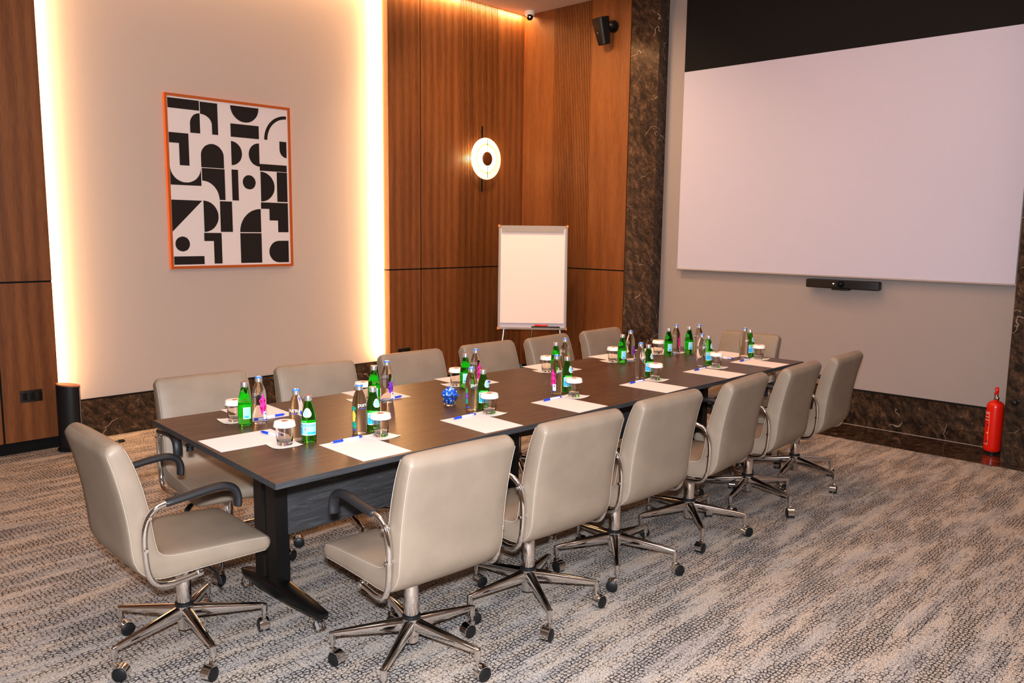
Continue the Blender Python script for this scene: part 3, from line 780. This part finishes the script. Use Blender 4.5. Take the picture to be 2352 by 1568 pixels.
# glass bowl of blue wrapped sweets
t = tag(empty('candy_bowl', (2.50, 2.81, Z)), 'small clear glass bowl heaped with sweets in the middle of the table', 'bowl')
MB().lathe([(.0008, 0), (.024, 0), (.027, .002), (.034, .030), (.040, .052), (.0385, .052), (.032, .030), (.025, .006), (.0008, .005)], 32).build('glass', 'tumbler', t, 50)
rc = random.Random(9); cand = []
def sweet():
    b = MB(); L = .011
    b.tube([(-.0165, 0, 0), (-.013, 0, 0), (-L, 0, 0), (-L*.7, 0, 0), (L*.7, 0, 0), (L, 0, 0), (.013, 0, 0), (.0165, 0, 0)], [.0060, .0030, .0030, .0080, .0080, .0030, .0030, .0060], 8, sx=1, sy=.75, mi=0)
    b.tube([(-.004, 0, 0), (.004, 0, 0)], [.0084, .0084], 8, sx=1, sy=.78, mi=1)
    return b.build('wrapped_candy', ['candy', 'candyw'], None, 30)
c0 = sweet(); k = 0
CP = []
for z, rad, n in ((.014, .011, 3), (.026, .018, 6), (.038, .021, 7), (.038, .004, 1), (.050, .027, 9), (.050, .010, 3), (.061, .026, 8), (.063, .009, 3), (.073, .016, 5)):
    for j in range(n):
        a = 2*PI*j/n+z*40+rc.uniform(-.2, .2); CP.append((rad*math.cos(a), rad*math.sin(a), z+rc.uniform(-.002, .002)))
for k, (x, y, z) in enumerate(CP):
    o = c0 if k == 0 else c0.copy()
    if k: COL.objects.link(o)
    o.location = (2.50+x, 2.81+y, Z+z); o.rotation_euler = (rc.uniform(-.6, .6), rc.uniform(-.5, .5), rc.uniform(0, 6.28))
    tag(o, 'blue foil wrapped sweet in the small glass bowl', 'candy', 'blue wrapped sweets in the glass bowl')

# ------------------------------------------------------------------ framed abstract print on the recess wall
t = tag(empty('framed_print', (3.262, YR, 1.88)), 'black and white geometric print in a thin orange wood frame', 'picture')
W, Hh = 1.056, 1.316; Y1 = -.034
def fbox(b, x0, x1, z0, z1, y0, y1, mi=0): b.box((x0, y0, z0), (x1, y1, z1), mi)
b = MB(); fwd = .020
fbox(b, -W/2, W/2, Hh/2-fwd, Hh/2, Y1, -.001); fbox(b, -W/2, W/2, -Hh/2, -Hh/2+fwd, Y1, -.001)
fbox(b, -W/2, -W/2+fwd, -Hh/2+fwd, Hh/2-fwd, Y1, -.001); fbox(b, W/2-fwd, W/2, -Hh/2+fwd, Hh/2-fwd, Y1, -.001)
b.build('frame', 'frame', t)
b = MB(); iw, ih = W-2*fwd, Hh-2*fwd
fbox(b, -iw/2, iw/2, -ih/2, ih/2, -.024, -.004, 0)
# geometric shapes of the print, u right / v down in 0..1 on the sheet
YA = -.0245
def A(p): return (-iw/2+iw*p[0], YA, ih/2-ih*p[1])
ART = [[(0.006,0.010),(0.248,0.010),(0.248,0.068),(0.006,0.068)],
[(0.254,0.013),(0.394,0.013),(0.394,0.201),(0.345,0.201),(0.345,0.148),(0.345,0.139),(0.342,0.131),(0.339,0.123),(0.333,0.116),(0.327,0.109),(0.319,0.103),(0.310,0.098),(0.300,0.093),(0.289,0.089),(0.278,0.087),(0.266,0.085),(0.254,0.085)],
[(0.250,0.202),(0.172,0.202),(0.172,0.147),(0.173,0.137),(0.176,0.128),(0.181,0.118),(0.187,0.110),(0.195,0.102),(0.204,0.095),(0.215,0.090),(0.226,0.086),(0.238,0.084),(0.250,0.083)],
[(0.500,0.012),(0.501,0.027),(0.506,0.042),(0.513,0.056),(0.523,0.069),(0.535,0.080),(0.550,0.090),(0.566,0.098),(0.583,0.104),(0.602,0.107),(0.621,0.108),(0.640,0.107),(0.658,0.104),(0.676,0.098),(0.692,0.090),(0.706,0.080),(0.719,0.069),(0.729,0.056),(0.736,0.042),(0.740,0.027),(0.742,0.012)],
[(0.497,0.122),(0.739,0.122),(0.739,0.203),(0.497,0.203)],
[(0.988,0.041),(0.965,0.042),(0.942,0.045),(0.921,0.050),(0.900,0.057),(0.880,0.065),(0.861,0.076),(0.844,0.088),(0.829,0.101),(0.816,0.116),(0.805,0.132),(0.796,0.148),(0.790,0.166),(0.786,0.184),(0.785,0.202),(0.813,0.202),(0.814,0.186),(0.818,0.170),(0.823,0.155),(0.831,0.141),(0.840,0.127),(0.851,0.114),(0.864,0.102),(0.879,0.092),(0.895,0.083),(0.912,0.075),(0.930,0.069),(0.949,0.065),(0.968,0.062),(0.988,0.061)],
[(0.006,0.209),(0.156,0.209),(0.156,0.398),(0.081,0.398),(0.081,0.269),(0.006,0.269)],
[(0.433,0.402),(0.248,0.402),(0.248,0.332),(0.249,0.319),(0.253,0.307),(0.260,0.295),(0.270,0.285),(0.281,0.275),(0.294,0.268),(0.309,0.263),(0.324,0.259),(0.341,0.258),(0.357,0.259),(0.372,0.263),(0.387,0.268),(0.400,0.275),(0.411,0.285),(0.421,0.295),(0.428,0.307),(0.432,0.319),(0.433,0.332)],
[(0.497,0.377),(0.515,0.376),(0.532,0.371),(0.548,0.364),(0.561,0.355),(0.573,0.344),(0.581,0.331),(0.586,0.317),(0.588,0.303),(0.586,0.289),(0.581,0.275),(0.573,0.262),(0.561,0.251),(0.548,0.242),(0.532,0.235),(0.515,0.231),(0.497,0.229)],
[(0.738,0.229),(0.720,0.231),(0.702,0.235),(0.686,0.242),(0.672,0.251),(0.661,0.262),(0.652,0.274),(0.647,0.288),(0.645,0.302),(0.647,0.316),(0.652,0.330),(0.661,0.343),(0.672,0.354),(0.686,0.363),(0.702,0.369),(0.720,0.374),(0.738,0.375)],
[(0.921,0.205),(0.921,0.258),(0.922,0.266),(0.925,0.274),(0.928,0.281),(0.934,0.288),(0.940,0.294),(0.948,0.299),(0.956,0.303),(0.965,0.306),(0.975,0.308),(0.985,0.309),(0.985,0.205)],
[(0.738,0.357),(0.983,0.357),(0.983,0.400),(0.738,0.400)],
[(0.005,0.406),(0.005,0.406),(0.007,0.419),(0.010,0.432),(0.016,0.444),(0.024,0.456),(0.034,0.466),(0.046,0.476),(0.060,0.484),(0.075,0.490),(0.091,0.495),(0.108,0.498),(0.124,0.498),(0.141,0.498),(0.158,0.495),(0.174,0.490),(0.189,0.484),(0.203,0.476),(0.215,0.466),(0.225,0.456),(0.233,0.444),(0.239,0.432),(0.242,0.419),(0.244,0.406),(0.244,0.515),(0.005,0.515)],
[(0.251,0.406),(0.436,0.406),(0.436,0.595),(0.387,0.595),(0.387,0.595),(0.386,0.582),(0.383,0.570),(0.379,0.558),(0.373,0.546),(0.366,0.535),(0.357,0.525),(0.347,0.515),(0.336,0.507),(0.323,0.499),(0.310,0.493),(0.296,0.488),(0.281,0.485),(0.266,0.483),(0.251,0.482)],
[(0.494,0.404),(0.549,0.404),(0.549,0.595),(0.494,0.595)],
[(0.699,0.478),(0.697,0.468),(0.693,0.458),(0.686,0.450),(0.677,0.443),(0.667,0.437),(0.655,0.434),(0.642,0.433),(0.630,0.434),(0.618,0.437),(0.607,0.443),(0.598,0.450),(0.592,0.458),(0.588,0.468),(0.586,0.478),(0.588,0.488),(0.592,0.497),(0.598,0.506),(0.607,0.513),(0.618,0.518),(0.630,0.521),(0.642,0.522),(0.655,0.521),(0.667,0.518),(0.677,0.513),(0.686,0.506),(0.693,0.497),(0.697,0.488)],
[(0.743,0.595),(0.765,0.594),(0.785,0.590),(0.805,0.583),(0.823,0.573),(0.838,0.561),(0.850,0.548),(0.860,0.533),(0.865,0.517),(0.867,0.500),(0.865,0.484),(0.860,0.468),(0.850,0.453),(0.838,0.439),(0.823,0.428),(0.805,0.418),(0.785,0.411),(0.765,0.407),(0.743,0.405)],
[(0.889,0.403),(0.984,0.403),(0.984,0.594),(0.889,0.594)],
[(0.005,0.603),(0.245,0.604),(0.004,0.793)],
[(0.254,0.793),(0.275,0.792),(0.295,0.787),(0.314,0.780),(0.331,0.771),(0.345,0.759),(0.357,0.745),(0.366,0.730),(0.372,0.714),(0.373,0.698),(0.372,0.681),(0.366,0.665),(0.357,0.650),(0.345,0.636),(0.331,0.625),(0.314,0.615),(0.295,0.608),(0.275,0.604),(0.254,0.602)],
[(0.388,0.603),(0.489,0.603),(0.489,0.792),(0.388,0.792)],
[(0.551,0.793),(0.552,0.776),(0.556,0.760),(0.561,0.744),(0.569,0.729),(0.579,0.714),(0.591,0.700),(0.605,0.688),(0.620,0.677),(0.637,0.667),(0.655,0.659),(0.675,0.653),(0.694,0.648),(0.715,0.645),(0.736,0.644),(0.736,0.793)],
[(0.551,0.799),(0.737,0.799),(0.737,0.989),(0.551,0.989)],
[(0.740,0.601),(0.985,0.601),(0.985,0.792),(0.890,0.792),(0.890,0.716),(0.814,0.716),(0.814,0.642),(0.740,0.642)],
[(0.250,0.799),(0.393,0.799),(0.393,0.989),(0.327,0.989),(0.327,0.849),(0.250,0.849)],
[(0.135,0.867),(0.133,0.856),(0.129,0.847),(0.122,0.838),(0.114,0.831),(0.103,0.826),(0.091,0.823),(0.078,0.821),(0.066,0.823),(0.054,0.826),(0.043,0.831),(0.034,0.838),(0.027,0.847),(0.023,0.856),(0.022,0.867),(0.023,0.877),(0.027,0.886),(0.034,0.895),(0.043,0.902),(0.054,0.907),(0.066,0.910),(0.078,0.912),(0.091,0.910),(0.103,0.907),(0.114,0.902),(0.122,0.895),(0.129,0.886),(0.133,0.877)],
[(0.007,0.941),(0.246,0.941),(0.246,0.991),(0.007,0.991)],
[(0.983,0.990),(0.983,0.848),(0.893,0.848),(0.875,0.850),(0.859,0.854),(0.843,0.860),(0.830,0.869),(0.819,0.880),(0.810,0.892),(0.805,0.905),(0.804,0.919),(0.805,0.933),(0.810,0.946),(0.819,0.958),(0.830,0.969),(0.843,0.978),(0.859,0.984),(0.875,0.988),(0.893,0.990)]]
for q in ART: b.add([A(p) for p in q], [tuple(range(len(q)))], 1)
b.build('print', ['artwhite', 'artblack'], t)

# ------------------------------------------------------------------ ring wall sconce
t = tag(empty('wall_sconce', (5.91, YW, 2.257)), 'round glowing ring wall lamp with dark centre and vertical black rod', 'wall lamp')
def ylathe(b, prof, n=48, mi=0, **kw):   # lathe about Y, prof (r, y)
    s0 = len(b.v); b.lathe([(r, y) for r, y in prof], n, mi=mi, **kw); b.xf(lambda x, y, z: (x, z, y), s0)
b = MB()
ylathe(b, [(.205, -.075), (.207, -.082), (.200, -.090), (.150, -.094)], mi=0, cap0=False, cap1=False)
ylathe(b, [(.150, -.094), (.142, -.091), (.132, -.091)], mi=1, cap0=False, cap1=False)
ylathe(b, [(.132, -.091), (.120, -.096), (.070, -.098)], mi=2, cap0=False, cap1=False)
ylathe(b, [(.205, -.075), (.07, -.075)], mi=0, cap0=False, cap1=False)
b.build('glass_ring', ['sconce_out', 'sconce_mid', 'sconce_in'], t, 60)
b = MB(); ylathe(b, [(.070, -.075), (.070, -.100), (.060, -.108), (.030, -.112), (.0005, -.113)], mi=0); b.build('centre_boss', 'copper', t, 60)
b = MB().box((-.006, -.030, -.325), (.006, -.018, .325)); b.cyl((0, -.018, 0), (0, 0, 0), .04, 24); b.cyl((0, -.03, 0), (0, -.076, 0), .012, 16)
b.box((-.0022, -.101, .072), (.0022, -.0985, .19)); b.box((-.0022, -.101, -.19), (.0022, -.0985, -.072)); b.build('rod', 'black', t)

# ------------------------------------------------------------------ wall speaker, dome camera, outlets
t = tag(empty('wall_speaker', (XW, 5.03, 3.46)), 'small black loudspeaker tilted down on the veneer wall', 'speaker')
b = MB(); secs = []
for z, w_, d_ in ((-.125, .095, .085), (-.12, .105, .095), (.115, .150, .125), (.120, .142, .118)):
    secs.append([(-.125+x, y, z) for x, y in rrect(d_, w_, .03, 5)])
b.loft(secs); o = b.build('cabinet', 'black', t, 40); o.rotation_euler = (0, R(-14), R(-14))
b = MB(); b.cyl((-.0, -.02, .02), (-.075, -.02, .02), .036, 20); b.cyl((0, -.02, .02), (-.012, -.02, .02), .055, 24); b.ball((-.075, -.045, .02), .034, 16); b.build('bracket', 'black', t)
b = MB(); b.cyl((-.183, .0, -.012), (-.187, .0, -.012), .006, 12); o = b.build('badge', 'greyclamp', t); o.rotation_euler = (0, R(-14), R(-14))

t = tag(empty('security_camera', (6.445, 6.02, ZC)), 'tiny white camera with black eyeball under the ceiling corner', 'camera')
MB().lathe([(.050, 0), (.050, -.030), (.040, -.048)], 28).build('housing', 'paperlid', t)
b = MB(); b.ball((-.012, -.012, -.062), .034, 20); b.build('lens_ball', 'lens', t)
b = MB(); b.ball((-.036, -.034, -.068), .006, 10); b.build('lens', 'lcdwhite', t)  # tiny white emissive dot on the ball

def outlet(x0, x1, z0, z1, label):
    t = tag(empty('wall_outlet', ((x0+x1)/2, YW, (z0+z1)/2)), label, 'socket', 'black sockets in the veneer panelling'); w_, h_ = x1-x0, z1-z0
    MB().bbox((-w_/2, -.008, -h_/2), (w_/2, 0, h_/2), .002).build('plate', 'black', t)
    b = MB()
    for k in (-1, 0, 1): b.bbox((k*w_/3-w_*.13, -.010, -h_*.32), (k*w_/3+w_*.13, -.007, h_*.32), .001)
    b.build('socket_insert', 'blackmetal', t)
outlet(1.622, 1.757, .352, .432, 'black socket plate low on the left veneer panel'); outlet(4.838, 4.982, .333, .413, 'black socket plate low on the veneer beside the right light strip')

# ------------------------------------------------------------------ projection screen with black drop, video bar
t = tag(empty('projection_screen', (XS, 2.88, 3.7)), 'large white projection screen hanging below a black drop cloth', 'screen')
xs = -.045
MB().box((xs-.001, 1.489-2.88, 1.208-3.7), (xs+.001, 4.272-2.88, 2.987-3.7)).build('screen_surface', 'screen', t)
MB().box((xs-.001, 1.489-2.88, 2.9865-3.7), (xs+.001, 4.272-2.88, ZC-3.7)).build('black_drop', 'screenblack', t)
b = MB(); b.tube([(xs, 1.480-2.88, 1.204-3.7), (xs, 4.278-2.88, 1.204-3.7)], .008, 12); b.build('bottom_bar', 'greywall', t)

t = tag(empty('video_bar', (XS, 2.70, 1.145)), 'black conference camera bar mounted under the projection screen', 'camera')
MB().bbox((-.095, -.292, -.034), (-.022, .292, .034), .006).build('body', 'black', t)
b = MB(); b.bbox((-.10, -.06, -.046), (-.03, .075, -.033), .003); b.bbox((-.03, -.06, -.03), (0, .06, .03), .003); b.build('mount', 'black', t)
b = MB(); b.cyl((-.094, .0, .002), (-.101, .0, .002), .026, 28); b.ball((-.094, .0, .002), .018, 20); b.build('lens', 'lens', t)
b = MB(); b.cyl((-.0945, .062, .004), (-.097, .062, .004), .0045, 12); b.build('indicator', 'lcdwhite', t)

# ------------------------------------------------------------------ flipchart easel
th = math.radians(42.41); 
base = Vector((5.962, 5.483, 0)); ux = Vector((.677, -.736, 0)).normalized()
rzf = math.atan2(ux.y, ux.x)
t = tag(empty('flipchart_easel', (base.x, base.y, 0), rzf), 'white flipchart easel in the veneer corner', 'flipchart')
# local x = right, y = away from the viewer; board leans back
hb, wb = 1.005, .672; z0b = .583; lean = .085
def brd(u, v, off=0): # u -1..1, v 0..1
    return (u*wb/2, lean*v-.0+off, z0b+hb*v)
b = MB(); fr = .018
def slab(b, u0, u1, v0, v1, o0, o1, mi=0):
    vs = [brd(u0, v0, o0), brd(u1, v0, o0), brd(u1, v1, o0), brd(u0, v1, o0), brd(u0, v0, o1), brd(u1, v0, o1), brd(u1, v1, o1), brd(u0, v1, o1)]
    b.add(vs, [(0, 3, 2, 1), (4, 5, 6, 7), (0, 1, 5, 4), (1, 2, 6, 5), (2, 3, 7, 6), (3, 0, 4, 7)], mi)
slab(b, -1, 1, 0, 1, 0, .016); b.build('board', 'screen', t)
b = MB(); e = .045
slab(b, -1.01, -1+e, 0, 1, -.004, .020); slab(b, 1-e, 1.01, 0, 1, -.004, .020); slab(b, -1, 1, .985, 1.005, -.004, .020); slab(b, -1, 1, -.008, .012, -.004, .020); b.build('frame', 'greyclamp', t)
b = MB()
for u in (-1, 1):
    for v in (0, 1): slab(b, u-.028, u+.028, v-.012, v+.012, -.007, .022)
b.build('corner_cap', 'orange', t)
b = MB(); slab(b, -.94, .93, .055, .965, -.009, -.003); b.build('paper_pad', 'paper', t)
b = MB(); slab(b, -.92, .89, .945, .988, -.026, -.006); b.build('clamp_bar', 'greyclamp', t)
b = MB(); b.bbox((-.25, -.05, .578), (.335, -.002, .590), .002); b.bbox((-.25, -.053, .585), (.335, -.049, .598), .001); b.build('pen_tray', 'greyclamp', t)
for u in (-1, 1):
    MB().tube([(u*.255, .115, 1.45), (u*.275, .034, .60), (u*.335, -.13, .012)], .0125, 12).build('leg', 'steel', t)
MB().tube([(0, .125, 1.45), (.0, .20, .60), (0, .36, .012)], .0125, 12).build('leg', 'steel', t)
# things lying on the tray
def on_tray(x, y, z):
    v = base+ux*x+Vector((-ux.y, ux.x, 0))*y; return (v.x, v.y, z)
o = MB().bbox((-.14, -.018, -.010), (.14, .018, .010), .004).build('board_eraser', 'armpad'); o.location = on_tray(.135, -.029, .6005); o.rotation_euler[2] = rzf; tag(o, 'long dark grey eraser lying on the flipchart tray', 'eraser')
t = tag(empty('marker_pen', on_tray(.09, -.029, .6195), rzf), 'red marker pen lying on the flipchart tray', 'marker')
MB().tube([(-.065, 0, 0), (-.06, 0, 0), (.02, 0, 0)], [.006, .0085, .0085], 14).build('barrel', 'red', t); MB().tube([(.02, 0, 0), (.062, 0, 0), (.066, 0, 0)], [.009, .009, .006], 14).build('cap', 'red', t)

# ------------------------------------------------------------------ fire extinguisher
t = tag(empty('fire_extinguisher', (6.545, 1.515, .0045), R(20)), 'red fire extinguisher on the marble strip beside the right pilaster', 'fire extinguisher')
MB().lathe([(.040, .014), (.050, .016), (.0555, .026), (.0565, .040), (.0565, .335), (.054, .352), (.046, .366), (.030, .376), (.018, .380), (.018, .388)], 36).build('cylinder', 'red', t)
MB().lathe([(.040, 0), (.043, .002), (.043, .020)], 32).build('base_ring', 'black', t)
b = MB(); b.lathe([(.014, .386), (.016, .388), (.016, .405), (.011, .41), (.011, .428)], 18); b.cyl((0, 0, .405), (-.045, 0, .405), .010, 14); b.ball((-.048, 0, .405), .013, 12); b.build('valve', 'steel', t)
b = MB(); b.tube(smooth_path([(-.010, 0, .425), (.01, 0, .440), (.035, 0, .432), (.055, 0, .405)], 4), .007, 8, sx=1.4, sy=.6); b.tube(smooth_path([(-.012, 0, .43), (-.02, 0, .462), (.005, 0, .474), (.030, 0, .452)], 4), .0075, 8, sx=1.4, sy=.6); b.build('handle', 'red', t)
b = MB(); 
def rz2(a): return R(a)
patch(b, .0570, R(84), R(140), .065, .300, 0, 14); patch(b, .0573, R(85.5), R(138.5), .068, .297, 1, 14)
for z0_, z1_ in ((.285, .290), (.262, .266), (.24, .244)): patch(b, .0576, R(90), R(134), z0_, z1_, 0, 8)
for z_ in (.205, .15, .09): blob(b, .0577, R(132), z_, .10, .007, 2 if z_ != .15 else 3)
b.build('label', ['white', 'red', 'navy', 'yellow'], t)

# round black knob on the pilaster
t = tag(empty('door_stop', (6.35, 1.352, .425)), 'small round black stop on the right marble pilaster', 'door stop')
b = MB(); b.cyl((0, 0, 0), (-.018, 0, 0), .022, 24); b.ball((-.018, 0, 0), .020, 18); b.build('stop_body', 'black', t)

# ------------------------------------------------------------------ floor tower speaker and lead
t = tag(empty('tower_speaker', (1.885, 6.06, 0), R(-30)), 'black oval tower speaker with coppery slanted top beside the left light strip', 'speaker')
def oval(w_, d_, n=36): return [(w_/2*math.cos(2*PI*k/n), d_/2*math.sin(2*PI*k/n)) for k in range(n)]
slant = lambda x: .455-.13*x
b = MB(); b.loft([[(x, y, .02) for x, y in oval(.150, .10)], [(x, y, slant(x)) for x, y in oval(.150, .10)]], True, False); b.build('body', 'black', t, 60)
b = MB(); b.loft([[(x, y, slant(x)) for x, y in oval(.154, .104)], [(x, y, slant(x)+.008) for x, y in oval(.154, .104)]]); b.build('top_plate', 'bronze', t, 60)
b = MB(); b.loft([[(x, y, 0) for x, y in oval(.17, .12)], [(x, y, .02) for x, y in oval(.17, .12)]]); b.build('base', 'black', t, 60)
b = MB(); b.box((.073, -.020, .02), (.077, -.012, .44)); b.build('edge_trim', 'steel', t)
b = MB(); b.tube(smooth_path([(2.02, 6.08, .006), (2.08, 6.12, .005), (2.14, 6.10, .005), (2.21, 6.05, .006)], 6), .0035, 8); b.bbox((2.195, 6.03, 0), (2.235, 6.06, .016), .003); tag(b.build('power_cable', 'black'), 'short black cable with plug lying on the carpet by the marble skirting', 'cable')
